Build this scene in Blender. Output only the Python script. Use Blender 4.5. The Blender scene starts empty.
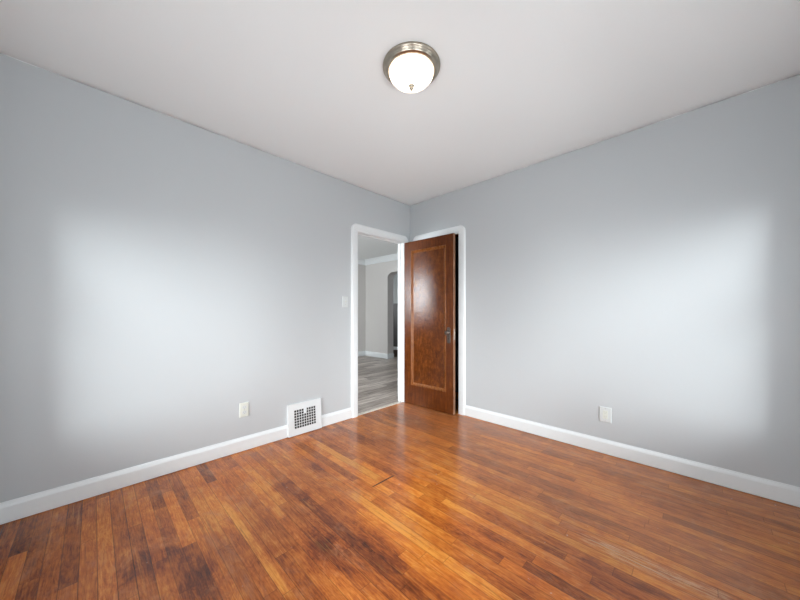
import bpy, bmesh, math, random
from mathutils import Vector, Matrix
random.seed(4)
S = bpy.context.scene
COL = S.collection
D = bpy.data

# ------------------------------------------------------------------ camera
CX, CY, CZ = -2.864, -2.635, 1.12
cam_d = D.cameras.new('camera'); cam = D.objects.new('camera', cam_d); COL.objects.link(cam)
cam_d.sensor_width = 36; cam_d.lens = 36*302/800.0; cam_d.shift_y = 13/800.0
cam_d.clip_start = 0.02; cam_d.clip_end = 200
cam.location = (CX, CY, CZ)
cam.rotation_euler = (math.pi/2, 0, math.atan2(0.701, 0.713) - math.pi/2)
S.camera = cam

# ------------------------------------------------------------------ view and light
S.view_settings.view_transform = 'Standard'; S.view_settings.look = 'None'
S.view_settings.gamma = 1.0; S.view_settings.use_curve_mapping = False
S.view_settings.exposure = 0.0
W = D.worlds.new('overcast_sky'); S.world = W; W.use_nodes = True
W.node_tree.nodes['Background'].inputs[0].default_value = (0.88, 0.94, 1.0, 1)
W.node_tree.nodes['Background'].inputs[1].default_value = 0.6

def area(name, loc, rot, sx, sy, power, col, spread=180):
    l = D.lights.new(name, 'AREA'); l.shape = 'RECTANGLE'; l.size = sx; l.size_y = sy
    l.energy = power; l.color = col; l.spread = math.radians(spread)
    o = D.objects.new(name, l); COL.objects.link(o); o.location = loc; o.rotation_euler = rot
    return o
H = math.pi/2
DAY = (0.93, 0.97, 1.0)
XW, YS, HC = -3.25, -3.10, 2.50         # west wall, south wall, ceiling height
# daylight just outside the windows of the room (one in the west wall, one in the south wall, plus two added by the camera)
W1 = dict(a=-1.32, b=-0.165, z0=0.35, z1=1.78)      # west window, span along y
W2 = dict(a=-1.45, b=-0.10, z0=0.35, z1=1.84)      # south window, span along x
W4_ADDED = dict(a=-2.80, b=-1.75, z0=0.35, z1=1.80)      # west window added by the camera for ambient fill
W5_ADDED = dict(a=-2.95, b=-1.85, z0=0.35, z1=1.84)      # south window added by the camera for ambient fill
def win_lights(name, w, side, flat, up):
    """sky light just outside one window and, tilted upwards, the light off the bright ground"""
    m = (w['a']+w['b'])/2
    if side == 'west': p = lambda z: (XW-0.22, m, z); rz = -H
    else: p = lambda z: (m, YS-0.22, z); rz = 0.0
    if flat: area('daylight_'+name, p(1.12), (H, 0, rz), 1.1, 1.2, flat, DAY, 180)
    if up: area('ground_light_'+name, p(0.90), (H+math.radians(45), 0, rz), 1.1, 0.7, up, DAY, 180)  # uplight added to brighten the ceiling
win_lights('first', W1, 'west', 6, 0)
win_lights('second', W2, 'south', 17, 0)
win_lights('fourth', W4_ADDED, 'west', 7, 40)
win_lights('fifth', W5_ADDED, 'south', 6, 36)
# daylight outside the window of the room beyond, and an added hall light
area('daylight_beyond', (-3.0-0.22, 1.70, 1.60), (H+math.radians(32), 0, -H), 1.1, 0.8, 195, DAY, 178)
area('daylight_hall', (2.9, 4.95, 1.5), (-H, 0, 0), 0.8, 1.2, 16, DAY, 170)  # unseen light added to brighten the hall
# the sun behind thin cloud in the south-west: a very broad soft disc shining in through the windows
sl_ = D.lights.new('hazy_sun', 'SUN'); sl_.energy = 14.6; sl_.angle = math.radians(57); sl_.color = (0.95, 0.98, 1.0)
sun = D.objects.new('hazy_sun', sl_); COL.objects.link(sun); sun.location = (-8, -8, 3)
sun.rotation_euler = Vector((1.0, 0.93, -0.48)).to_track_quat('-Z', 'Y').to_euler()

# ------------------------------------------------------------------ helpers
def tag(o, label=None, cat=None, group=None, kind=None):
    if label: o['label'] = label
    if cat: o['category'] = cat
    if group: o['group'] = group
    if kind: o['kind'] = kind
    return o
def empty(name, loc, rz=0.0):
    o = D.objects.new(name, None); COL.objects.link(o); o.location = loc
    o.rotation_euler = (0, 0, rz); o.empty_display_size = 0.05
    return o
def obj(name, bm, mat, parent=None, smooth=False, bevel=0.0, seg=2):
    me = D.meshes.new(name)
    bmesh.ops.recalc_face_normals(bm, faces=bm.faces[:])
    bm.to_mesh(me); bm.free()
    o = D.objects.new(name, me); COL.objects.link(o)
    for m in (mat if isinstance(mat, (list, tuple)) else [mat]): me.materials.append(m)
    if parent: o.parent = parent
    if smooth:
        for p in me.polygons: p.use_smooth = True
    if bevel:
        b = o.modifiers.new('bevel', 'BEVEL'); b.width = bevel; b.segments = seg
        b.limit_method = 'ANGLE'; b.angle_limit = math.radians(40)
    return o
def box(bm, x0, x1, y0, y1, z0, z1):
    vs = [bm.verts.new((x, y, z)) for z in (z0, z1) for x, y in ((x0, y0), (x1, y0), (x1, y1), (x0, y1))]
    for f in ((3,2,1,0), (4,5,6,7), (0,1,5,4), (1,2,6,5), (2,3,7,6), (3,0,4,7)):
        bm.faces.new([vs[i] for i in f])
def boxbm(*a):
    bm = bmesh.new(); box(bm, *a); return bm
def lathe(bm, prof, n=48, axis='z', c=(0, 0, 0)):
    """prof: (radius, height) list, revolved about axis through c"""
    rings = []
    for r, h in prof:
        ring = []
        if r < 1e-6:
            p = {'z': (0, 0, h), 'x': (h, 0, 0), 'y': (0, h, 0)}[axis]
            ring = [bm.verts.new((p[0]+c[0], p[1]+c[1], p[2]+c[2]))]
        else:
            for i in range(n):
                a = 2*math.pi*i/n; u, v = r*math.cos(a), r*math.sin(a)
                p = {'z': (u, v, h), 'x': (h, u, v), 'y': (u, h, v)}[axis]
                ring.append(bm.verts.new((p[0]+c[0], p[1]+c[1], p[2]+c[2])))
        rings.append(ring)
    for A, B in zip(rings, rings[1:]):
        if len(A) == 1 and len(B) == 1: continue
        for i in range(n):
            j = (i+1) % n
            if len(A) == 1: bm.faces.new((A[0], B[i], B[j]))
            elif len(B) == 1: bm.faces.new((A[i], B[0], A[j]))
            else: bm.faces.new((A[i], B[i], B[j], A[j]))
def wall_grid(name, axis, p0, p1, u0, u1, z0, z1, holes, mat):
    """a wall slab between p0 and p1 on the axis it faces, with rectangular holes (ua, ub, za, zb)"""
    us = sorted({u0, u1} | {h[i] for h in holes for i in (0, 1)})
    zs = sorted({z0, z1} | {h[i] for h in holes for i in (2, 3)})
    us = [u for u in us if u0 <= u <= u1]; zs = [z for z in zs if z0 <= z <= z1]
    nu, nz = len(us)-1, len(zs)-1
    def solid(i, k):
        if i < 0 or k < 0 or i >= nu or k >= nz: return False
        cu, cz = (us[i]+us[i+1])/2, (zs[k]+zs[k+1])/2
        return not any(a < cu < b and c < cz < d for a, b, c, d in holes)
    bm = bmesh.new(); cache = {}
    def V(u, z, p):
        k = (u, z, p)
        if k not in cache: cache[k] = bm.verts.new((p, u, z) if axis == 'x' else (u, p, z))
        return cache[k]
    for i in range(nu):
        for k in range(nz):
            if not solid(i, k): continue
            a, b, c, d = us[i], us[i+1], zs[k], zs[k+1]
            for p in (p0, p1): bm.faces.new((V(a,c,p), V(b,c,p), V(b,d,p), V(a,d,p)))
            if not solid(i-1, k): bm.faces.new((V(a,c,p0), V(a,d,p0), V(a,d,p1), V(a,c,p1)))
            if not solid(i+1, k): bm.faces.new((V(b,c,p0), V(b,d,p0), V(b,d,p1), V(b,c,p1)))
            if not solid(i, k-1): bm.faces.new((V(a,c,p0), V(b,c,p0), V(b,c,p1), V(a,c,p1)))
            if not solid(i, k+1): bm.faces.new((V(a,d,p0), V(b,d,p0), V(b,d,p1), V(a,d,p1)))
    return tag(obj(name, bm, mat), kind='structure')
def sweep_line(bm, prof, p0, p1, out):
    """profile [(outwards, z)] swept along the floor line p0..p1; out = unit vector into the room"""
    A = [bm.verts.new((p0[0]+out[0]*o, p0[1]+out[1]*o, z)) for o, z in prof]
    B = [bm.verts.new((p1[0]+out[0]*o, p1[1]+out[1]*o, z)) for o, z in prof]
    n = len(prof)
    for i in range(n):
        j = (i+1) % n; bm.faces.new((A[i], A[j], B[j], B[i]))
    bm.faces.new(A); bm.faces.new(B)

# ------------------------------------------------------------------ materials
class N:
    def __init__(s, name):
        s.m = D.materials.new(name); s.m.use_nodes = True; s.t = s.m.node_tree
        s.b = s.t.nodes['Principled BSDF']; s.out = s.t.nodes['Material Output']
    def n(s, typ, **kw):
        nd = s.t.nodes.new(typ)
        for k, v in kw.items(): setattr(nd, k, v)
        return nd
    def put(s, sock, v):
        if isinstance(v, bpy.types.NodeSocket): s.t.links.new(v, sock)
        elif v is not None:
            if isinstance(v, (tuple, list)) and len(v) == 3 and sock.type == 'RGBA': v = (*v, 1)
            sock.default_value = v
    def ma(s, op, a, b=None, c=None, clamp=False):
        nd = s.n('ShaderNodeMath', operation=op); nd.use_clamp = clamp
        s.put(nd.inputs[0], a); s.put(nd.inputs[1], b)
        if c is not None: s.put(nd.inputs[2], c)
        return nd.outputs[0]
    def mix(s, f, a, b, mode='MIX'):
        nd = s.n('ShaderNodeMix', data_type='RGBA', blend_type=mode)
        s.put(nd.inputs[0], f); s.put(nd.inputs[6], a); s.put(nd.inputs[7], b)
        return nd.outputs[2]
    def comb(s, x, y, z=0.0):
        nd = s.n('ShaderNodeCombineXYZ')
        for i, v in enumerate((x, y, z)): s.put(nd.inputs[i], v)
        return nd.outputs[0]
    def pos(s):
        tc = s.n('ShaderNodeTexCoord'); sp = s.n('ShaderNodeSeparateXYZ')
        s.t.links.new(tc.outputs['Object'], sp.inputs[0])
        return tc.outputs['Object'], sp.outputs[0], sp.outputs[1], sp.outputs[2]
    def noise(s, vec, scale, detail=3, rough=0.5, dist=0.0):
        nd = s.n('ShaderNodeTexNoise'); s.put(nd.inputs['Vector'], vec)
        nd.inputs['Scale'].default_value = scale; nd.inputs['Detail'].default_value = detail
        nd.inputs['Roughness'].default_value = rough; nd.inputs['Distortion'].default_value = dist
        return nd.outputs[0]
    def white(s, vec):
        nd = s.n('ShaderNodeTexWhiteNoise', noise_dimensions='2D'); s.put(nd.inputs['Vector'], vec)
        return nd.outputs['Value'], nd.outputs['Color']
    def ramp(s, f, stops):
        nd = s.n('ShaderNodeValToRGB'); s.put(nd.inputs[0], f); e = nd.color_ramp.elements
        while len(e) < len(stops): e.new(0.5)
        for i, (p, c) in enumerate(stops): e[i].position = p; e[i].color = (*c, 1)
        return nd.outputs[0]
    def sm(s, v, lo, hi, a=0.0, b=1.0):
        nd = s.n('ShaderNodeMapRange', interpolation_type='SMOOTHSTEP'); s.put(nd.inputs[0], v)
        for i, q in enumerate((lo, hi, a, b)): nd.inputs[i+1].default_value = q
        return nd.outputs[0]
    def bump(s, h, dist, strength=1.0):
        nd = s.n('ShaderNodeBump'); nd.inputs['Strength'].default_value = strength
        nd.inputs['Distance'].default_value = dist; s.put(nd.inputs['Height'], h)
        s.t.links.new(nd.outputs[0], s.b.inputs['Normal'])
    def set(s, **kw):
        for k, v in kw.items(): s.put(s.b.inputs[k.replace('_', ' ')], v)
        return s

def paint(name, col, rough=0.45, wob=None, bump=0.0006, var=0.03):
    m = N(name); v, x, y, z = m.pos()
    nz = m.noise(v, 1.6, 4, 0.6)
    c = m.mix(m.ma('MULTIPLY', nz, var*4), col, tuple(k*0.90 for k in col))
    if wob:                     # ceiling paint brushed unevenly over the top of the wall
        q = m.comb(x, y, 0.0)
        wv = m.ma('ADD', m.ma('MULTIPLY', m.noise(q, 5.0, 4, 0.6), 0.022), HC-0.0125)
        c = m.mix(m.sm(m.ma('SUBTRACT', z, wv), 0.0, 0.0012), c, wob)
    m.set(Base_Color=c, Roughness=rough)
    m.bump(m.noise(v, 55, 4, 0.6), bump, 0.5)
    return m.m
CEILC = (0.87, 0.895, 0.90)
M = {}
M['wall'] = paint('grey_wall_paint', (0.515, 0.54, 0.556), 0.42, wob=CEILC)
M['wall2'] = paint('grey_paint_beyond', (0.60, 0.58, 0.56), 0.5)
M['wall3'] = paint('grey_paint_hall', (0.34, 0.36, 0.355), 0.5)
M['dado'] = paint('dark_grey_paint', (0.095, 0.092, 0.088), 0.5)
M['ceil'] = paint('white_ceiling_paint', CEILC, 0.6)
M['trim'] = paint('white_gloss_trim', (0.77, 0.80, 0.81), 0.28, bump=0.0002, var=0.015)
M['plastic'] = paint('cream_plastic', (0.66, 0.68, 0.62), 0.35, bump=0, var=0)
M['plate'] = paint('grey_white_plastic', (0.62, 0.65, 0.65), 0.35, bump=0, var=0)
M['vent'] = paint('white_enamel', (0.72, 0.745, 0.755), 0.32, bump=0, var=0)
M['dark'] = paint('black_cavity', (0.012, 0.011, 0.010), 0.8, bump=0, var=0)
M['slot'] = paint('slot_shadow_plastic', (0.34, 0.35, 0.32), 0.5, bump=0, var=0)
M['closet'] = paint('closet_paint', (0.10, 0.09, 0.08), 0.7)  # shade inside the closet is put into this dark colour

def metal(name, col, rough, coat=0):
    m = N(name); v, x, y, z = m.pos()
    m.set(Base_Color=m.mix(m.noise(v, 40, 3), col, tuple(k*0.7 for k in col)), Metallic=1.0, Roughness=rough)
    return m.m
M['nickel'] = metal('brushed_nickel', (0.50, 0.44, 0.36), 0.28)
M['bronze'] = metal('aged_bronze', (0.16, 0.13, 0.11), 0.38)
M['steel'] = metal('worn_steel', (0.55, 0.50, 0.44), 0.35)

g = N('lit_alabaster_glass'); v, x, y, z = g.pos()
gn = g.noise(v, 9, 4, 0.6, 1.2)
g.set(Base_Color=(0.5, 0.48, 0.44), Roughness=0.25)
g.b.inputs['Emission Color'].default_value = (1.0, 0.88, 0.72, 1)
g.put(g.b.inputs['Emission Strength'], g.ma('ADD', g.ma('MULTIPLY', g.sm(gn, 0.35, 0.7), 2.6), 1.3))
M['bowl'] = g.m

def glass():
    m = N('window_glass'); t = m.t
    tr = m.n('ShaderNodeBsdfTransparent'); gl = m.n('ShaderNodeBsdfGlossy'); mx = m.n('ShaderNodeMixShader')
    gl.inputs['Roughness'].default_value = 0.02; fr = m.n('ShaderNodeFresnel'); fr.inputs[0].default_value = 1.45
    v, x, y, z = m.pos()
    tr.inputs[0].default_value = (0.97, 0.98, 0.98, 1)
    t.links.new(fr.outputs[0], mx.inputs[0]); t.links.new(tr.outputs[0], mx.inputs[1]); t.links.new(gl.outputs[0], mx.inputs[2])
    t.links.new(mx.outputs[0], m.out.inputs[0]); return m.m
M['glass'] = glass()

# old strip oak floor, boards 57 mm wide running along y
def floor_mat():
    m = N('worn_oak_strip_floor'); v, x, y, z = m.pos()
    bw = 0.057
    bx = m.ma('DIVIDE', x, bw); ix = m.ma('FLOOR', bx); fx = m.ma('FRACT', bx)
    r1, rc = m.white(m.comb(ix, 3.7))
    r2, _ = m.white(m.comb(ix, 11.3))
    ln = m.ma('ADD', m.ma('MULTIPLY', r2, 0.7), 0.55)
    by = m.ma('ADD', m.ma('DIVIDE', y, ln), m.ma('MULTIPLY', r1, 9.1)); iy = m.ma('FLOOR', by); fy = m.ma('FRACT', by)
    vv, vc = m.white(m.comb(ix, iy))
    off = m.ma('MULTIPLY', vv, 40.0)
    # fine pores, cathedral figure and broad wear
    pores = m.noise(m.comb(m.ma('MULTIPLY', x, 150), m.ma('ADD', m.ma('MULTIPLY', y, 9), off), off), 1.0, 6, 0.75, 0.3)
    wn = m.noise(m.comb(m.ma('MULTIPLY', x, 14), m.ma('ADD', m.ma('MULTIPLY', y, 2.6), off), off), 1.0, 3, 0.5, 0.6)
    rings = m.ma('ABSOLUTE', m.ma('SINE', m.ma('MULTIPLY', wn, 46.0)))
    wear = m.noise(m.comb(x, m.ma('MULTIPLY', y, 0.7), 0), 2.4, 6, 0.65, 0.4)
    blot = m.noise(m.comb(m.ma('ADD', x, 7.3), m.ma('MULTIPLY', y, 0.55), 2), 5.5, 6, 0.72, 0.8)
    t = m.ma('ADD', m.ma('MULTIPLY', m.ma('SUBTRACT', vv, 0.5), 0.32), 0.53)
    t = m.ma('ADD', t, m.ma('MULTIPLY', m.ma('SUBTRACT', pores, 0.5), 0.95))
    t = m.ma('ADD', t, m.ma('MULTIPLY', m.ma('SUBTRACT', rings, 0.6), 0.11))
    mott = m.noise(m.comb(x, m.ma('MULTIPLY', y, 0.6), 5), 17, 6, 0.75, 0.5)
    t = m.ma('ADD', t, m.ma('MULTIPLY', m.ma('SUBTRACT', wear, 0.5), 0.95))
    t = m.ma('ADD', t, m.ma('MULTIPLY', m.ma('SUBTRACT', mott, 0.5), 0.55))
    def rect(x0, x1, y0, y1, s=0.004, sy=0.05):
        a = m.ma('MULTIPLY', m.sm(x, x0-s, x0+s), m.sm(x, x1-s, x1+s, 1.0, 0.0))
        b = m.ma('MULTIPLY', m.sm(y, y0-sy, y0+sy), m.sm(y, y1-sy, y1+sy, 1.0, 0.0))
        return m.ma('MULTIPLY', a, b)
    def spot(cx, cy, rx, ry):
        dx = m.ma('DIVIDE', m.ma('SUBTRACT', x, cx), rx); dy = m.ma('DIVIDE', m.ma('SUBTRACT', y, cy), ry)
        d = m.ma('SQRT', m.ma('ADD', m.ma('MULTIPLY', dx, dx), m.ma('MULTIPLY', dy, dy)))
        d = m.ma('ADD', d, m.ma('MULTIPLY', m.ma('SUBTRACT', blot, 0.5), 3.2))
        return m.sm(d, 0.3, 1.15, 1.0, 0.0)
    # paler boards the photograph shows
    for a in ((-31*bw, -30*bw, -2.3, -1.12, 0.16), (-30*bw, -28*bw, -2.9, -1.35, 0.09), (-41*bw, -40.4*bw, -1.46, -0.66, 0.24),
              (-27*bw, -26*bw, -1.1, -0.25, 0.2), (-26*bw, -24*bw, -2.9, -1.7, 0.08), (-22*bw, -21*bw, -2.6, -1.3, .14), (-16*bw, -15*bw, -2.3, -1.1, .16)):
        t = m.ma('ADD', t, m.ma('MULTIPLY', rect(*a[:4]), a[4]))
    for a in ((-2.09, -1.42, .12, .20, .20), (-1.99, -.80, .09, .2, .22), (-2.69, -.86, .13, .2, .24), (-1.72, -.70, .07, .22, .22),
              (-2.55, -1.25, .1, .25, .16), (-1.9, -1.55, .05, .2, .16), (-.85, -2.0, .12, .4, .08), (-.45, -2.35, .2, .35, .08), (-1.4, -2.3, .1, .25, .14)):
        t = m.ma('SUBTRACT', t, m.ma('MULTIPLY', spot(*a[:4]), a[4]))
    col = m.ramp(t, [(0.08, (0.075, 0.018, 0.006)), (0.32, (0.23, 0.054, 0.012)), (0.50, (0.42, 0.112, 0.019)),
                     (0.68, (0.58, 0.185, 0.030)), (0.94, (0.76, 0.34, 0.065))])
    # some boards redder, some browner
    sep = m.n('ShaderNodeSeparateColor'); m.t.links.new(vc, sep.inputs[0])
    col = m.mix(m.ma('MULTIPLY', sep.outputs[0], 0.55), col, m.mix(1.0, col, (1.08, 0.87, 0.70), 'MULTIPLY'))
    col = m.mix(m.ma('MULTIPLY', sep.outputs[1], 0.45), col, m.mix(1.0, col, (0.70, 0.72, 0.80), 'MULTIPLY'))
    streak = m.noise(m.comb(m.ma('MULTIPLY', x, 48), m.ma('ADD', m.ma('MULTIPLY', y, 1.6), off), 9), 1.0, 5, 0.7)
    col = m.mix(m.sm(streak, 0.54, 0.72, 0.0, 0.55), col, (0.10, 0.030, 0.010))
    col = m.mix(m.sm(streak, 0.44, 0.30, 0.0, 0.35), col, (0.80, 0.36, 0.08))
    # bare, greyed wear and scuffs; a hazy sheen painted in towards the east
    wear_sheen = m.ma('ADD', m.sm(blot, 0.50, 0.74, 0.0, 0.50), m.ma('MULTIPLY', m.sm(x, -1.5, -0.7), 0.30))
    col = m.mix(wear_sheen, col, (0.46, 0.205, 0.090))
    lw = m.ma('MULTIPLY', spot(-1.14, -2.50, .05, .32), m.sm(pores, 0.42, 0.62))
    col = m.mix(m.ma('MULTIPLY', lw, 0.75), col, (0.62, 0.42, 0.24))
    chips = m.sm(m.noise(v, 34, 2, 0.5), 0.745, 0.78, 0.0, 0.6)
    col = m.mix(chips, col, (0.55, 0.40, 0.28))
    mark = rect(-1.60, -1.41, -1.150, -1.140, 0.012, 0.004)
    col = m.mix(m.ma('MULTIPLY', mark, m.sm(pores, .28, .44)), col, (0.015, 0.01, 0.006))
    # gaps between boards, board ends
    e = m.ma('MINIMUM', fx, m.ma('SUBTRACT', 1.0, fx))
    gx = m.sm(e, 0.010, 0.035, 1.0, 0.0)
    ey = m.ma('MULTIPLY', m.ma('MINIMUM', fy, m.ma('SUBTRACT', 1.0, fy)), ln)
    gy = m.sm(ey, 0.0006, 0.0018, 1.0, 0.0)
    gap = m.ma('MAXIMUM', m.ma('MULTIPLY', gx, m.ma('ADD', m.ma('MULTIPLY', r2, 0.6), 0.3)), m.ma('MULTIPLY', gy, 0.45))
    col = m.mix(gap, col, (0.022, 0.010, 0.005))
    m.set(Base_Color=col, Roughness=m.ma('ADD', m.ma('MULTIPLY', blot, 0.20), 0.12))
    m.b.inputs['Specular IOR Level'].default_value = 0.42
    hgt = m.ma('SUBTRACT', m.ma('MULTIPLY', pores, 0.25), gap)
    hgt = m.ma('ADD', hgt, m.ma('MULTIPLY', m.noise(v, 6, 2), 0.8))
    hgt = m.ma('ADD', hgt, m.ma('MULTIPLY', vv, 0.3))
    m.bump(hgt, 0.0008, 0.55)
    return m.m
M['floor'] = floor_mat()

def laminate():
    m = N('grey_laminate_planks'); v, x, y, z = m.pos()
    bw = 0.15
    b = m.ma('DIVIDE', y, bw); ib = m.ma('FLOOR', b); fb = m.ma('FRACT', b)
    r1, _ = m.white(m.comb(ib, 2.2)); c = m.ma('ADD', m.ma('DIVIDE', x, 1.2), m.ma('MULTIPLY', r1, 5)); ic = m.ma('FLOOR', c)
    vv, _ = m.white(m.comb(ib, ic)); off = m.ma('MULTIPLY', vv, 30)
    gr = m.noise(m.comb(m.ma('ADD', m.ma('MULTIPLY', x, 3), off), m.ma('MULTIPLY', y, 30), off), 1.0, 5, 0.65, 0.5)
    t = m.ma('ADD', m.ma('MULTIPLY', vv, 0.22), m.ma('MULTIPLY', gr, 0.88))
    col = m.ramp(t, [(0.32, (0.12, 0.092, 0.075)), (0.54, (0.37, 0.31, 0.27)), (0.76, (0.70, 0.63, 0.57))])
    e = m.ma('MINIMUM', fb, m.ma('SUBTRACT', 1.0, fb))
    col = m.mix(m.sm(e, 0.01, 0.025, 0.8, 0.0), col, (0.03, 0.025, 0.02))
    m.set(Base_Color=col, Roughness=0.36); m.bump(gr, 0.0005, 0.4); return m.m
M['laminate'] = laminate()

def stained(name, stops, sx=60, sz=4, fig=0.0, rough=0.2):
    m = N(name); v, x, y, z = m.pos()
    vec = m.comb(m.ma('MULTIPLY', x, sx), m.ma('MULTIPLY', y, sx), m.ma('MULTIPLY', z, sz))
    gr = m.noise(vec, 1.0, 5, 0.65, 0.6)
    bl = m.noise(v, 11, 6, 0.7, 1.2)
    t = m.ma('ADD', m.ma('MULTIPLY', gr, 0.62 - fig), m.ma('MULTIPLY', bl, 0.38 + fig))
    m.set(Base_Color=m.ramp(t, stops), Roughness=m.ma('ADD', m.ma('MULTIPLY', gr, 0.16), rough))
    m.b.inputs['Specular IOR Level'].default_value = 0.26
    m.bump(m.ma('ADD', gr, m.ma('MULTIPLY', m.noise(v, 38, 5, .65), 1.7)), 0.0013, 0.8); return m.m
M['stile'] = stained('stained_gumwood_frame', [(0.30, (0.045, 0.010, 0.002)), (0.52, (0.105, 0.025, 0.004)), (0.72, (0.19, 0.054, 0.009))], rough=0.12)
M['panel'] = stained('figured_gumwood_panel', [(0.34, (0.045, 0.010, 0.002)), (0.50, (0.105, 0.026, 0.004)), (0.66, (0.20, 0.060, 0.010))], 40, 14, 0.1, 0.07)
M['mould'] = stained('amber_moulding', [(0.32, (0.10, 0.028, 0.005)), (0.68, (0.31, 0.105, 0.020))])
M['edge'] = stained('worn_door_edge', [(0.34, (0.10, 0.034, 0.012)), (0.64, (0.38, 0.20, 0.11))])
M['strip'] = stained('pale_threshold_oak', [(0.30, (0.56, 0.50, 0.44)), (0.7, (0.74, 0.69, 0.62))], 60, 60)
def wicker():
    m = N('brown_wicker'); v, x, y, z = m.pos()
    w = m.ma('SINE', m.ma('MULTIPLY', z, 420)); q = m.ma('SINE', m.ma('MULTIPLY', m.ma('ADD', x, y), 300))
    h = m.ma('MULTIPLY', w, q)
    m.set(Base_Color=m.mix(m.sm(h, -1, 1), (0.05, 0.035, 0.028), (0.19, 0.13, 0.10)), Roughness=0.7); m.bump(h, 0.003); return m.m
M['wicker'] = wicker()

# ------------------------------------------------------------------ room shell
DX0, DX1, DH = -0.846, -0.125, 2.005         # doorway in the north wall
CY0, CY1 = -0.742, -0.145                    # closet doorway in the east wall
TW = 0.088                                   # wall thickness
def slab(name, x0, x1, y0, y1, z0, z1, mat):
    return tag(obj(name, boxbm(x0, x1, y0, y1, z0, z1), mat), kind='structure')
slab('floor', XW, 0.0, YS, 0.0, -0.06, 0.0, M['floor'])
# the ceiling sags very slightly, so it gets a few gentle waves
bm = bmesh.new(); nx = 24; vs = {}
for i in range(nx+1):
    for j in range(nx+1):
        px, py = XW-0.1 + (0.1-XW+TW)*i/nx, YS-0.1 + (0.1-YS+TW)*j/nx
        vs[i, j] = bm.verts.new((px, py, HC + 0.002*math.sin(px*2.3+1)*math.cos(py*2.1)))
for i in range(nx):
    for j in range(nx): bm.faces.new((vs[i,j], vs[i+1,j], vs[i+1,j+1], vs[i,j+1]))
o = tag(obj('ceiling', bm, M['ceil'], smooth=True), kind='structure')
so = o.modifiers.new('thickness', 'SOLIDIFY'); so.thickness = 0.08; so.offset = 1 if o.data.polygons[0].normal.z > 0 else -1

wall_grid('wall_north', 'y', 0.0, TW, XW-0.2, 2.18, 0.0, HC, [(DX0, DX1, -1, DH)], M['wall'])
wall_grid('wall_east', 'x', 0.0, TW, YS-0.2, 0.0, 0.0, HC, [(CY0, CY1, -1, DH)], M['wall'])
wall_grid('wall_west', 'x', XW-0.20, XW, YS-0.2, 0.0, 0.0, HC, [(w_['a'], w_['b'], w_['z0'], w_['z1']) for w_ in (W1, W4_ADDED)], M['wall'])
wall_grid('wall_south', 'y', YS-0.20, YS, XW, 0.0, 0.0, HC, [(w_['a'], w_['b'], w_['z0'], w_['z1']) for w_ in (W2, W5_ADDED)], M['wall'])
# closet behind the open door leaf
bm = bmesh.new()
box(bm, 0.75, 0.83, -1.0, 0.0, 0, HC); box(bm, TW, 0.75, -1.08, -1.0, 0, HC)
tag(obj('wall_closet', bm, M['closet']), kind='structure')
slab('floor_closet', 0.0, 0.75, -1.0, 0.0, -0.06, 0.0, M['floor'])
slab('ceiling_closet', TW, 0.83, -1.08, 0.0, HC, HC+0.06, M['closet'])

# room beyond the doorway
LX0, LX1, LY1 = -3.0, 2.18, 3.60
slab('floor_beyond', LX0, 4.6, 0.0, 4.8, -0.06, -0.001, M['laminate'])
slab('ceiling_beyond', LX0-0.2, 4.7, TW, 4.9, HC+0.003, HC+0.08, M['ceil'])
wall_grid('wall_beyond_north', 'y', LY1, LY1+TW, LX0-0.2, LX1, 0.0, HC, [], M['wall2'])
wall_grid('wall_beyond_west', 'x', LX0-0.20, LX0, TW, LY1, 0.0, HC, [(1.15, 2.25, 1.2, 2.0)], M['wall2'])
# wall with the rounded arch
bm = bmesh.new()
ay0, ay1, zt, rr, ry = 1.45, 2.75, 2.105, 0.13, 0.19
# curve of the arch from left springing to right springing
arc = []
for k in range(9):
    a = math.pi - k*math.pi/16; arc.append((ay0+ry+ry*math.cos(a), zt-rr+rr*math.sin(a)))
for k in range(9):
    a = math.pi/2 - k*math.pi/16; arc.append((ay1-ry+ry*math.cos(a), zt-rr+rr*math.sin(a)))
EX0, EX1 = LX1, LX1+0.197; YE = 4.70
def q4(*p): bm.faces.new([bm.verts.new(v) for v in p])
for X in (EX0, EX1):
    for ya, yb in ((TW, ay0), (ay1, YE)):
        q4((X, ya, 0), (X, yb, 0), (X, yb, zt-rr), (X, ya, zt-rr)); q4((X, ya, zt-rr), (X, yb, zt-rr), (X, yb, HC), (X, ya, HC))
    for (ya, za), (yb, zb) in zip(arc, arc[1:]): q4((X, ya, za), (X, yb, zb), (X, yb, HC), (X, ya, HC))
for (ya, za), (yb, zb) in zip(arc, arc[1:]): q4((EX0, ya, za), (EX0, yb, zb), (EX1, yb, zb), (EX1, ya, za))
for ya in (TW, ay0, ay1, YE): q4((EX0, ya, 0), (EX1, ya, 0), (EX1, ya, zt-rr if ya in (ay0, ay1) else HC), (EX0, ya, zt-rr if ya in (ay0, ay1) else HC))
for ya, yb, zz in ((TW, ay0, 0), (ay1, YE, 0), (TW, YE, HC)): q4((EX0, ya, zz), (EX0, yb, zz), (EX1, yb, zz), (EX1, ya, zz))
bmesh.ops.remove_doubles(bm, verts=bm.verts[:], dist=1e-5)
tag(obj('wall_beyond_east', bm, M['wall2']), kind='structure')
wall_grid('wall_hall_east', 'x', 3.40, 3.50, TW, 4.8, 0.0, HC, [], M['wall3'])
wall_grid('wall_hall_north', 'y', 4.70, 4.80, LX1, 3.40, 0.0, HC, [(2.5, 3.3, 0.9, 2.1)], M['wall3'])  # opening added to let the hall light in
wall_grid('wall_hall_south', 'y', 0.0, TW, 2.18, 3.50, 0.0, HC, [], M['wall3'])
bm = bmesh.new(); box(bm, 3.385, 3.40, TW, 4.70, 0.13, 1.36); box(bm, 3.37, 3.40, TW, 4.70, 1.36, 1.40)
tag(obj('trim_1', bm, M['dado'], bevel=0.003), kind='structure')

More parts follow.
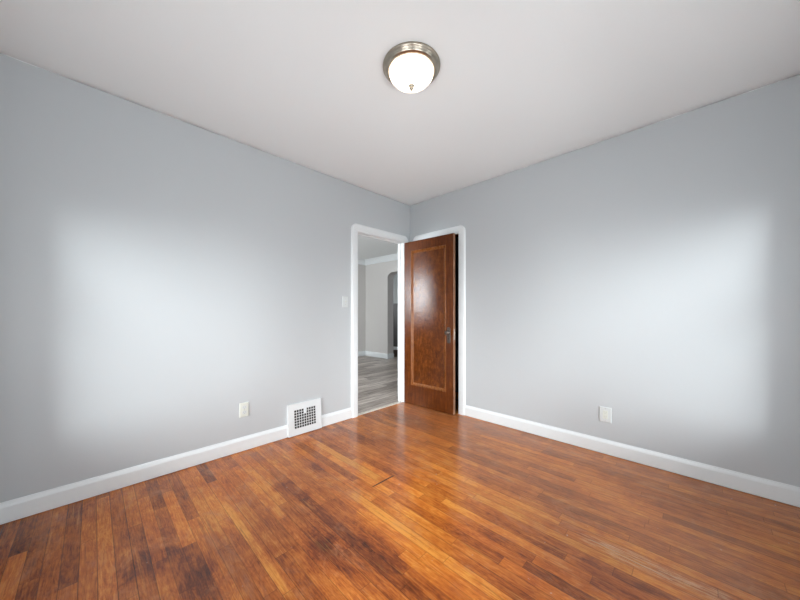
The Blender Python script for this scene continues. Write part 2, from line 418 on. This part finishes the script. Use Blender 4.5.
# ------------------------------------------------------------------ baseboards
BB = [(0.0, 0.0), (0.009, 0.0), (0.009, 0.005), (0.016, 0.006), (0.016, 0.088), (0.012, 0.098), (0.006, 0.106), (0.004, 0.113), (0.0, 0.113)]
def baseboard(name, segs, prof=BB):
    bm = bmesh.new()
    for p0, p1, out in segs: sweep_line(bm, prof, p0, p1, out)
    return tag(obj(name, bm, M['trim']), kind='structure')
baseboard('baseboard_north', [((XW, 0), (-1.635, 0), (0, -1)), ((-1.307, 0), (DX0-0.086, 0), (0, -1))])
baseboard('baseboard_east', [((0, CY0-0.09), (0, YS), (-1, 0))])
baseboard('baseboard_west', [((XW, YS), (XW, 0), (1, 0))])
baseboard('baseboard_south', [((XW, YS), (0, YS), (0, 1))])
BL = [(o*1.2, z*1.1) for o, z in BB]
baseboard('baseboard_beyond', [((LX0, LY1), (LX1, LY1), (0, -1)), ((LX1, LY1), (LX1, ay1), (-1, 0)), ((LX1, ay0), (LX1, TW), (-1, 0)),
                               ((LX1-0.018, ay1), (LX1+0.197, ay1), (0, -1)), ((LX0, TW), (LX0, LY1), (1, 0)), ((DX0-0.1, TW), (LX0, TW), (0, 1))], BL)
baseboard('baseboard_hall', [((3.40, TW), (3.40, 4.7), (-1, 0))], [(o*1.3, z*1.15) for o, z in BB])
CRN = [(0.0, HC), (0.10, HC), (0.10, HC-0.012), (0.085, HC-0.022), (0.055, HC-0.045), (0.03, HC-0.085), (0.022, HC-0.112), (0.0, HC-0.125)]
bm = bmesh.new()
sweep_line(bm, CRN, (LX0, LY1), (LX1, LY1), (0, -1)); sweep_line(bm, CRN, (LX1, LY1), (LX1, TW), (-1, 0)); sweep_line(bm, CRN, (LX0, TW), (LX0, LY1), (1, 0))
tag(obj('trim_2', bm, M['trim']), kind='structure')

# ------------------------------------------------------------------ door casings and jambs
CAS = [(0.0, 0.0), (0.0, 0.010), (0.004, 0.014), (0.018, 0.016), (0.022, 0.020), (0.063, 0.022), (0.075, 0.020), (0.083, 0.013), (0.086, 0.005), (0.086, 0.0)]
def casing(name, u0, u1, h, plane, out, axis, prof=CAS, R=0.078, n=10):
    w = prof[-1][0]; bm = bmesh.new(); rows = []
    for o_, t_ in prof:
        a, b, c = u0-o_, u1+o_, h+o_
        r = max(0.0015, R*(o_/w)**1.5)
        path = [(a, 0.0), (a, c-r)]
        for k in range(1, n+1):
            q = math.pi - k*math.pi/2/n; path.append((a+r+r*math.cos(q), c-r+r*math.sin(q)))
        path.append((b-r, c))
        for k in range(1, n+1):
            q = math.pi/2 - k*math.pi/2/n; path.append((b-r+r*math.cos(q), c-r+r*math.sin(q)))
        path.append((b, 0.0))
        p = plane + out*t_
        rows.append([bm.verts.new((u, p, z) if axis == 'y' else (p, u, z)) for u, z in path])
    for A, B in zip(rows, rows[1:]):
        for i in range(len(A)-1): bm.faces.new((A[i], A[i+1], B[i+1], B[i]))
    for e in (0, -1): bm.faces.new([r[e] for r in rows])
    o = tag(obj(name, bm, M['trim']), kind='structure'); return o
casing('trim_3', DX0, DX1, DH, 0.0, -1, 'y')
casing('trim_4', CY0, CY1, DH, 0.0, -1, 'x', [(o_*1.03, t) for o_, t in CAS])
casing('trim_5', DX0, DX1, DH, TW, 1, 'y')
def jamb(name, axis, u0, u1, h, p0, p1, stop, mat):
    bm = bmesh.new(); t = 0.004
    B_ = (lambda a, b, c, d, e, f: box(bm, a, b, c, d, e, f)) if axis == 'y' else (lambda a, b, c, d, e, f: box(bm, c, d, a, b, e, f))
    B_(u0, u0+t, p0, p1, 0, h); B_(u1-t, u1, p0, p1, 0, h); B_(u0+t, u1-t, p0, p1, h-t, h)
    s0, s1 = stop
    B_(u0+t, u0+t+0.011, s0, s1, 0, h-t); B_(u1-t-0.011, u1-t, s0, s1, 0, h-t); B_(u0+t+0.011, u1-t-0.011, s0, s1, h-t-0.011, h-t)
    return tag(obj(name, bm, mat, bevel=0.001), kind='structure')
jamb('trim_6', 'y', DX0, DX1, DH, 0.0, TW, (0.042, 0.075), M['trim'])
jamb('trim_7', 'x', CY0, CY1, DH, 0.006, TW, (0.042, 0.075), M['stile'])
# pale threshold where the oak meets the laminate
bm = bmesh.new(); box(bm, DX0+0.016, DX1-0.016, 0.0, 0.052, -0.002, 0.006)
tag(obj('trim_8', bm, M['strip'], bevel=0.0025), kind='structure')

# ------------------------------------------------------------------ door leaf
LW, LH, LT = 0.712, 1.985, 0.035
door = empty('door_1', (-0.137, -0.030, 0.008), math.atan2(-0.700, 0.031))   # local +x runs from hinge to latch edge, local +y faces east
tag(door, 'dark stained one-panel wooden door standing open against the right wall', 'door', kind='structure')
# local frame: x along leaf, y: 0 = front face (towards the room), +LT = back
sl, sr, rt, rb = 0.106, 0.098, 0.112, 0.232
bm = bmesh.new()
box(bm, 0, sl, 0, LT, 0, LH); box(bm, LW-sr, LW-0.003, 0, LT, 0, LH)
box(bm, sl, LW-sr, 0, LT, 0, rb); box(bm, sl, LW-sr, 0, LT, LH-rt, LH)
obj('door_frame', bm, M['stile'], door, bevel=0.0012)
obj('panel', boxbm(sl, LW-sr, 0.012, LT-0.012, rb, LH-rt), M['panel'], door)
def moulding(y0, s):
    bm = bmesh.new(); prof = [(0, -0.000), (0.004, -0.005), (0.010, -0.006), (0.015, -0.001), (0.020, 0.004), (0.028, 0.008), (0.034, 0.0121), (0.0, 0.0121)]
    x0, x1, z0, z1 = sl, LW-sr, rb, LH-rt; rows = []
    for o_, d in prof:
        y = y0 + s*d
        rows.append([bm.verts.new(p) for p in ((x0+o_, y, z0+o_), (x1-o_, y, z0+o_), (x1-o_, y, z1-o_), (x0+o_, y, z1-o_))])
    for A, B in zip(rows, rows[1:]):
        for i in range(4):
            j = (i+1) % 4; bm.faces.new((A[i], A[j], B[j], B[i]))
    return bm
obj('moulding', moulding(0, 1), M['mould'], door)
obj('moulding', moulding(LT, -1), M['mould'], door)
ed = obj('latch_edge', boxbm(LW-0.003, LW, 0.0005, LT-0.0005, 0.0005, LH-0.0005), M['edge'], door); ed['label'] = 'pale worn latch edge'
kx, kz = LW-0.062, 0.893
for side, sg in ((0, -1), (LT, 1)):
    bm = bmesh.new(); y0 = side
    def P(d): return y0 + sg*d
    w, h = 0.022, 0.088
    # long escutcheon with clipped ends
    out = [(-w, -h+.012), (-w+.008, -h), (w-.008, -h), (w, -h+.012), (w, h-.012), (w-.008, h), (-w+.008, h), (-w, h-.012)]
    A = [bm.verts.new((kx+a, P(0), kz-0.028+b)) for a, b in out]; B = [bm.verts.new((kx+a*.88, P(0.004), kz-0.028+b*.97)) for a, b in out]
    for i in range(8):
        j = (i+1) % 8; bm.faces.new((A[i], A[j], B[j], B[i]))
    bm.faces.new(B); bm.faces.new(A)
    esc = obj('escutcheon', bm, M['bronze'], door)
    bm = bmesh.new()
    lathe(bm, [(0.0, 0.004*sg), (0.017, 0.004*sg), (0.017, 0.007*sg), (0.009, 0.010*sg), (0.008, 0.024*sg), (0.016, 0.028*sg), (0.026, 0.036*sg), (0.0275, 0.043*sg), (0.022, 0.050*sg), (0.010, 0.053*sg), (0, 0.0535*sg)], 24, 'y', (kx, y0, kz))
    k = obj('knob', bm, M['bronze'], door, smooth=True)
    bm = bmesh.new(); lathe(bm, [(0, 0.0040*sg), (0.0045, 0.0040*sg), (0.0045, 0.0046*sg), (0, 0.0046*sg)], 16, 'y', (kx, y0, kz-0.062))
    box(bm, kx-0.0018, kx+0.0018, min(P(.004), P(.0046)), max(P(.004), P(.0046)), kz-0.078, kz-0.062)
    obj('keyhole', bm, M['dark'], door)
obj('latch_plate', boxbm(LW-0.0005, LW+0.0012, LT/2-0.011, LT/2+0.011, kz-0.075, kz+0.045), M['steel'], door, bevel=0.0005)
obj('latch_bolt', boxbm(LW, LW+0.010, LT/2-0.006, LT/2+0.006, kz-0.010, kz+0.010), M['steel'], door, bevel=0.003)
for hz in (0.22, 1.76):
    bm = bmesh.new(); lathe(bm, [(0, hz-0.055), (0.003, hz-0.053), (0.0065, hz-0.045), (0.0065, hz+0.045), (0.003, hz+0.053), (0, hz+0.055)], 16, 'z', (-0.0075, LT*0.5, 0))
    box(bm, -0.0018, 0.0, 0.004, LT-0.002, hz-0.045, hz+0.045)
    obj('hinge', bm, M['trim'], door, smooth=False)

# ------------------------------------------------------------------ windows behind the camera
def window(name, axis, a, b, z0, z1, inner, outer, mid):
    """double-hung window; inner = inner face of the wall, outer = outer face"""
    w = empty(name, (0, 0, 0)); tag(w, kind='structure')
    s = 1 if outer > inner else -1
    def bx(bm, u0, u1, p0, p1, c, d):
        p0, p1 = sorted((p0, p1))
        (box(bm, p0, p1, u0, u1, c, d) if axis == 'x' else box(bm, u0, u1, p0, p1, c, d))
    t = 0.02; e = 0.0
    bm = bmesh.new()
    bx(bm, a, a+t, inner, outer, z0, z1); bx(bm, b-t, b, inner, outer, z0, z1)
    bx(bm, a+t, b-t, inner, outer, z1-t, z1); bx(bm, a+t, b-t, inner, outer, z0, z0+t)
    # casing on the room side
    q = inner - s*0.018
    bx(bm, a-0.075, a, q, inner, z0, z1+0.075); bx(bm, b, b+0.075, q, inner, z0, z1+0.075); bx(bm, a, b, q, inner, z1, z1+0.075)
    obj('window_frame', bm, M['trim'], w, bevel=0.002)
    bm = bmesh.new(); bx(bm, a-0.09, b+0.09, inner - s*0.032, inner, z0-0.025, z0); bx(bm, a-0.075, b+0.075, q, inner, z0-0.095, z0-0.025)
    obj('window_sill', bm, M['trim'], w, bevel=0.003)
    for (c, d, p) in ((z0+t, mid+0.02, inner+s*0.07), (mid-0.02, z1-t, inner+s*0.11)):
        bm = bmesh.new(); f = 0.04
        bx(bm, a+t, a+t+f, p, p+s*0.03, c, d); bx(bm, b-t-f, b-t, p, p+s*0.03, c, d)
        bx(bm, a+t+f, b-t-f, p, p+s*0.03, c, c+f); bx(bm, a+t+f, b-t-f, p, p+s*0.03, d-f, d)
        fr = obj('sash', bm, M['trim'], w, bevel=0.0015)
        bm = bmesh.new(); bx(bm, a+t+f, b-t-f, p+s*0.013, p+s*0.017, c+f, d-f)
        pn = obj('pane', bm, M['glass'], w); pn.parent = fr
    return w
window('window_1', 'x', W1['a'], W1['b'], W1['z0'], W1['z1'], XW, XW-0.20, 1.18)
window('window_2', 'y', W2['a'], W2['b'], W2['z0'], W2['z1'], YS, YS-0.20, 1.18)
window('window_4', 'x', W4_ADDED['a'], W4_ADDED['b'], W4_ADDED['z0'], W4_ADDED['z1'], XW, XW-0.20, 1.18)  # added to bring in more ambient light
window('window_5', 'y', W5_ADDED['a'], W5_ADDED['b'], W5_ADDED['z0'], W5_ADDED['z1'], YS, YS-0.20, 1.18)  # likewise added to brighten the room
window('window_3', 'x', 1.15, 2.25, 1.2, 2.0, LX0, LX0-0.20, 1.6)

# ------------------------------------------------------------------ ceiling light
L = empty('ceiling_light', (-1.614, -1.496, HC))
tag(L, 'round flush mount ceiling light with brushed nickel rim and lit frosted glass bowl', 'ceiling light')
bm = bmesh.new()
lathe(bm, [(0.0, 0.0), (0.155, 0.0), (0.160, -0.003), (0.1605, -0.010), (0.158, -0.014), (0.153, -0.017), (0.149, -0.021), (0.146, -0.028), (0.141, -0.033), (0.135, -0.035),
           (0.130, -0.036), (0.125, -0.034), (0.125, -0.022), (0.0, -0.022)], 72)
obj('rim', bm, M['nickel'], L, smooth=True)
bm = bmesh.new(); pr = [(0.123, -0.026), (0.1245, -0.034)]
for k in range(1, 15):
    a = k*math.pi/2/14; pr.append((0.1245*math.cos(a)**0.9 if k < 14 else 0.0, -0.034 - 0.070*math.sin(a)))
lathe(bm, pr, 72)
obj('glass_bowl', bm, M['bowl'], L, smooth=True)
bm = bmesh.new()
lathe(bm, [(0.0, -0.104), (0.013, -0.105), (0.0155, -0.108), (0.013, -0.112), (0.007, -0.115), (0.0095, -0.119), (0.0105, -0.124), (0.008, -0.129), (0.004, -0.134), (0.003, -0.138), (0.0, -0.141)], 24)
obj('finial', bm, M['nickel'], L, smooth=True)

# ------------------------------------------------------------------ outlets and switch
# local frame: x along the wall, -y into the room, z up, origin at plate centre on the wall
def plate_bm(w, h, t=0.006):
    bm = bmesh.new()
    A = [(-w/2, 0, -h/2), (w/2, 0, -h/2), (w/2, 0, h/2), (-w/2, 0, h/2)]
    i = 0.004; Bq = [(-w/2, -t*.5, -h/2), (w/2, -t*.5, -h/2), (w/2, -t*.5, h/2), (-w/2, -t*.5, h/2)]
    Cq = [(-w/2+i, -t, -h/2+i), (w/2-i, -t, -h/2+i), (w/2-i, -t, h/2-i), (-w/2+i, -t, h/2-i)]
    R = [[bm.verts.new(p) for p in q] for q in (A, Bq, Cq)]
    for P_, Q_ in zip(R, R[1:]):
        for k in range(4): bm.faces.new((P_[k], P_[(k+1) % 4], Q_[(k+1) % 4], Q_[k]))
    bm.faces.new(R[0]); bm.faces.new(R[-1]); return bm
def prism_round(w, h, y0, y1, n=20, flat=0.8):
    bm = bmesh.new(); A, B = [], []
    for k in range(n):
        a = 2*math.pi*k/n; x = w/2*math.cos(a); z = max(-h/2*flat, min(h/2*flat, h/2*math.sin(a)))
        A.append(bm.verts.new((x, y0, z))); B.append(bm.verts.new((x, y1, z)))
    for k in range(n): bm.faces.new((A[k], A[(k+1) % n], B[(k+1) % n], B[k]))
    bm.faces.new(A); bm.faces.new(B); return bm
def slots(cz, y, parent):
    bm = bmesh.new()
    box(bm, -0.0075, -0.0055, y-0.0006, y, cz-0.001, cz+0.008); box(bm, 0.0055, 0.0075, y-0.0006, y, cz-0.001, cz+0.007)
    box(bm, -0.002, 0.002, y-0.0006, y, cz-0.011, cz-0.0065)
    obj('socket_slots', bm, M['slot'], parent)
o1 = empty('wall_outlet', (-1.999, 0, 0.332))
tag(o1, 'cream duplex outlet low on the left wall, left of the white floor register', 'outlet')
obj('cover_plate', plate_bm(0.070, 0.115, 0.007), M['plastic'], o1, bevel=0.001)
for cz in (0.0205, -0.0205):
    bm = prism_round(0.034, 0.034, -0.0069, -0.0095); bmesh.ops.translate(bm, verts=bm.verts[:], vec=(0, 0, cz))
    r = obj('receptacle', bm, M['plate'], o1); slots(cz, -0.0095, r)
bm = bmesh.new(); lathe(bm, [(0.003, -0.0069), (0.003, -0.0080), (0, -0.0083)], 12, 'y'); obj('screw', bm, M['steel'], o1)
o2 = empty('wall_outlet', (0, -2.115, 0.311), -math.pi/2)
tag(o2, 'pale outlet with a wide rectangular insert low on the right wall above the baseboard', 'outlet')
obj('cover_plate', plate_bm(0.082, 0.120, 0.007), M['plate'], o2, bevel=0.001)
r = obj('receptacle', boxbm(-0.0167, 0.0167, -0.0085, -0.0065, -0.0335, 0.0335), M['plastic'], o2, bevel=0.001)
slots(0.018, -0.0085, r); slots(-0.016, -0.0085, r)
for cz in (0.048, -0.048):
    bm = bmesh.new(); lathe(bm, [(0.003, -0.0069), (0.003, -0.0080), (0, -0.0083)], 12, 'y', (0, 0, cz)); obj('screw', bm, M['steel'], o2)
sw = empty('light_switch', (-1.008, 0, 1.238))
tag(sw, 'pale grey light switch on the left wall beside the doorway casing', 'light switch')
obj('cover_plate', plate_bm(0.072, 0.116, 0.007), M['plate'], sw, bevel=0.001)
obj('toggle_surround', boxbm(-0.006, 0.006, -0.0085, -0.0065, -0.013, 0.013), M['plate'], sw)
bm = bmesh.new()
vsx = [bm.verts.new(p) for p in ((-.004, -.008, -.006), (.004, -.008, -.006), (.004, -.008, .006), (-.004, -.008, .006), (-.003, -.020, .004), (.003, -.020, .004), (.003, -.020, .011), (-.003, -.020, .011))]
for f in ((0,1,2,3), (4,5,6,7), (0,1,5,4), (1,2,6,5), (2,3,7,6), (3,0,4,7)): bm.faces.new([vsx[i] for i in f])
obj('toggle', bm, M['plastic'], sw)
for cz in (0.030, -0.030):
    bm = bmesh.new(); lathe(bm, [(0.003, -0.0069), (0.003, -0.0080), (0, -0.0083)], 12, 'y', (0, 0, cz)); obj('screw', bm, M['steel'], sw)

# ------------------------------------------------------------------ baseboard register
VW, VH = 0.333, 0.280
vt = empty('floor_register', (-1.471, 0, 0.006))
tag(vt, 'white metal air register with a square punched grille at the foot of the left wall', 'air vent')
yt, yb = -0.014, -0.036                 # how far top and bottom of the face stand off the wall
def face(u, wz, d=0.0):                 # u across, wz up the tilted face
    f = wz/VH; return (u, yt*f + yb*(1-f) - d, wz)
nc, nr = 9, 7
gx0, gx1, gz0, gz1 = -0.110, 0.108, 0.058, 0.226
hs = 0.80
us = [-VW/2]; zs = [0.0]
for i in range(nc):
    c = gx0 + (gx1-gx0)*(i+.5)/nc; q = (gx1-gx0)/nc*hs/2; us += [c-q, c+q]
for i in range(nr):
    c = gz0 + (gz1-gz0)*(i+.5)/nr; q = (gz1-gz0)/nr*hs/2; zs += [c-q, c+q]
us.append(VW/2); zs.append(VH)
def is_hole(i, k):
    if i % 2 == 0 or k % 2 == 0 or i < 0 or k < 0: return False
    ci, ck = (i-1)//2, (k-1)//2
    return 0 <= ci < nc and 0 <= ck < nr and not (ci == 4 and ck >= nr-2)
bm = bmesh.new(); cache = {}
def V(i, k, s):
    if (i, k, s) not in cache: cache[i, k, s] = bm.verts.new(face(us[i], zs[k], 0 if s == 0 else 0.0016))
    return cache[i, k, s]
NI, NK = len(us)-1, len(zs)-1
for i in range(NI):
    for k in range(NK):
        if is_hole(i, k): continue
        for s in (0, 1): bm.faces.new((V(i,k,s), V(i+1,k,s), V(i+1,k+1,s), V(i,k+1,s)))
        for (di, dk, e) in ((-1, 0, ((i,k),(i,k+1))), (1, 0, ((i+1,k),(i+1,k+1))), (0, -1, ((i,k),(i+1,k))), (0, 1, ((i,k+1),(i+1,k+1)))):
            ni, nk = i+di, k+dk
            if is_hole(ni, nk) or not (0 <= ni < NI and 0 <= nk < NK):
                a, b = e; bm.faces.new((V(*a, 0), V(*b, 0), V(*b, 1), V(*a, 1)))
obj('grille', bm, M['vent'], vt)
bm = bmesh.new()
def quadbox(fn):
    v_ = [bm.verts.new(p) for p in fn]
    for f in ((0,1,2,3), (4,5,6,7), (0,1,5,4), (1,2,6,5), (2,3,7,6), (3,0,4,7)): bm.faces.new([v_[i] for i in f])
for s in (-1, 1):                       # sides
    a, b = s*VW/2, s*(VW/2-0.003)
    quadbox([(a, 0, 0), (b, 0, 0), face(b, 0), face(a, 0), (a, 0, VH), (b, 0, VH), face(b, VH), face(a, VH)])
quadbox([(-VW/2, 0, VH-.003), (VW/2, 0, VH-.003), face(VW/2, VH-.003), face(-VW/2, VH-.003), (-VW/2, 0, VH), (VW/2, 0, VH), face(VW/2, VH), face(-VW/2, VH)])
quadbox([(-VW/2, 0, 0), (VW/2, 0, 0), face(VW/2, 0), face(-VW/2, 0), (-VW/2, 0, .003), (VW/2, 0, .003), face(VW/2, .003), face(-VW/2, .003)])
obj('housing', bm, M['vent'], vt)
obj('duct_backing', boxbm(-VW/2+.004, VW/2-.004, -0.004, -0.001, .004, VH-.004), M['dark'], vt)
bm = bmesh.new(); c = face(0.0, gz1-0.022)
box(bm, -0.008, 0.008, c[1]-0.020, c[1]-0.003, c[2]-0.010, c[2]+0.022)
obj('damper_lever', bm, M['vent'], vt, bevel=0.003)

# ------------------------------------------------------------------ wicker basket seen through the arch
bk = empty('wicker_basket', (2.62, 2.93, 0.0), 0.0)
tag(bk, 'small brown basket on the floor beyond the arched opening of the next room', 'basket')
bm = bmesh.new(); pr = [(0.0, 0.0), (0.10, 0.0), (0.11, 0.01), (0.125, 0.13), (0.132, 0.137), (0.125, 0.143), (0.115, 0.135), (0.10, 0.02), (0.0, 0.018)]
lathe(bm, pr, 32); obj('basket_body', bm, M['wicker'], bk, smooth=True)
bm = bmesh.new(); lathe(bm, [(0.122, 0.132), (0.137, 0.134), (0.139, 0.145), (0.130, 0.152), (0.120, 0.147), (0.122, 0.132)], 32)
obj('rim_band', bm, M['wicker'], bk, smooth=True)
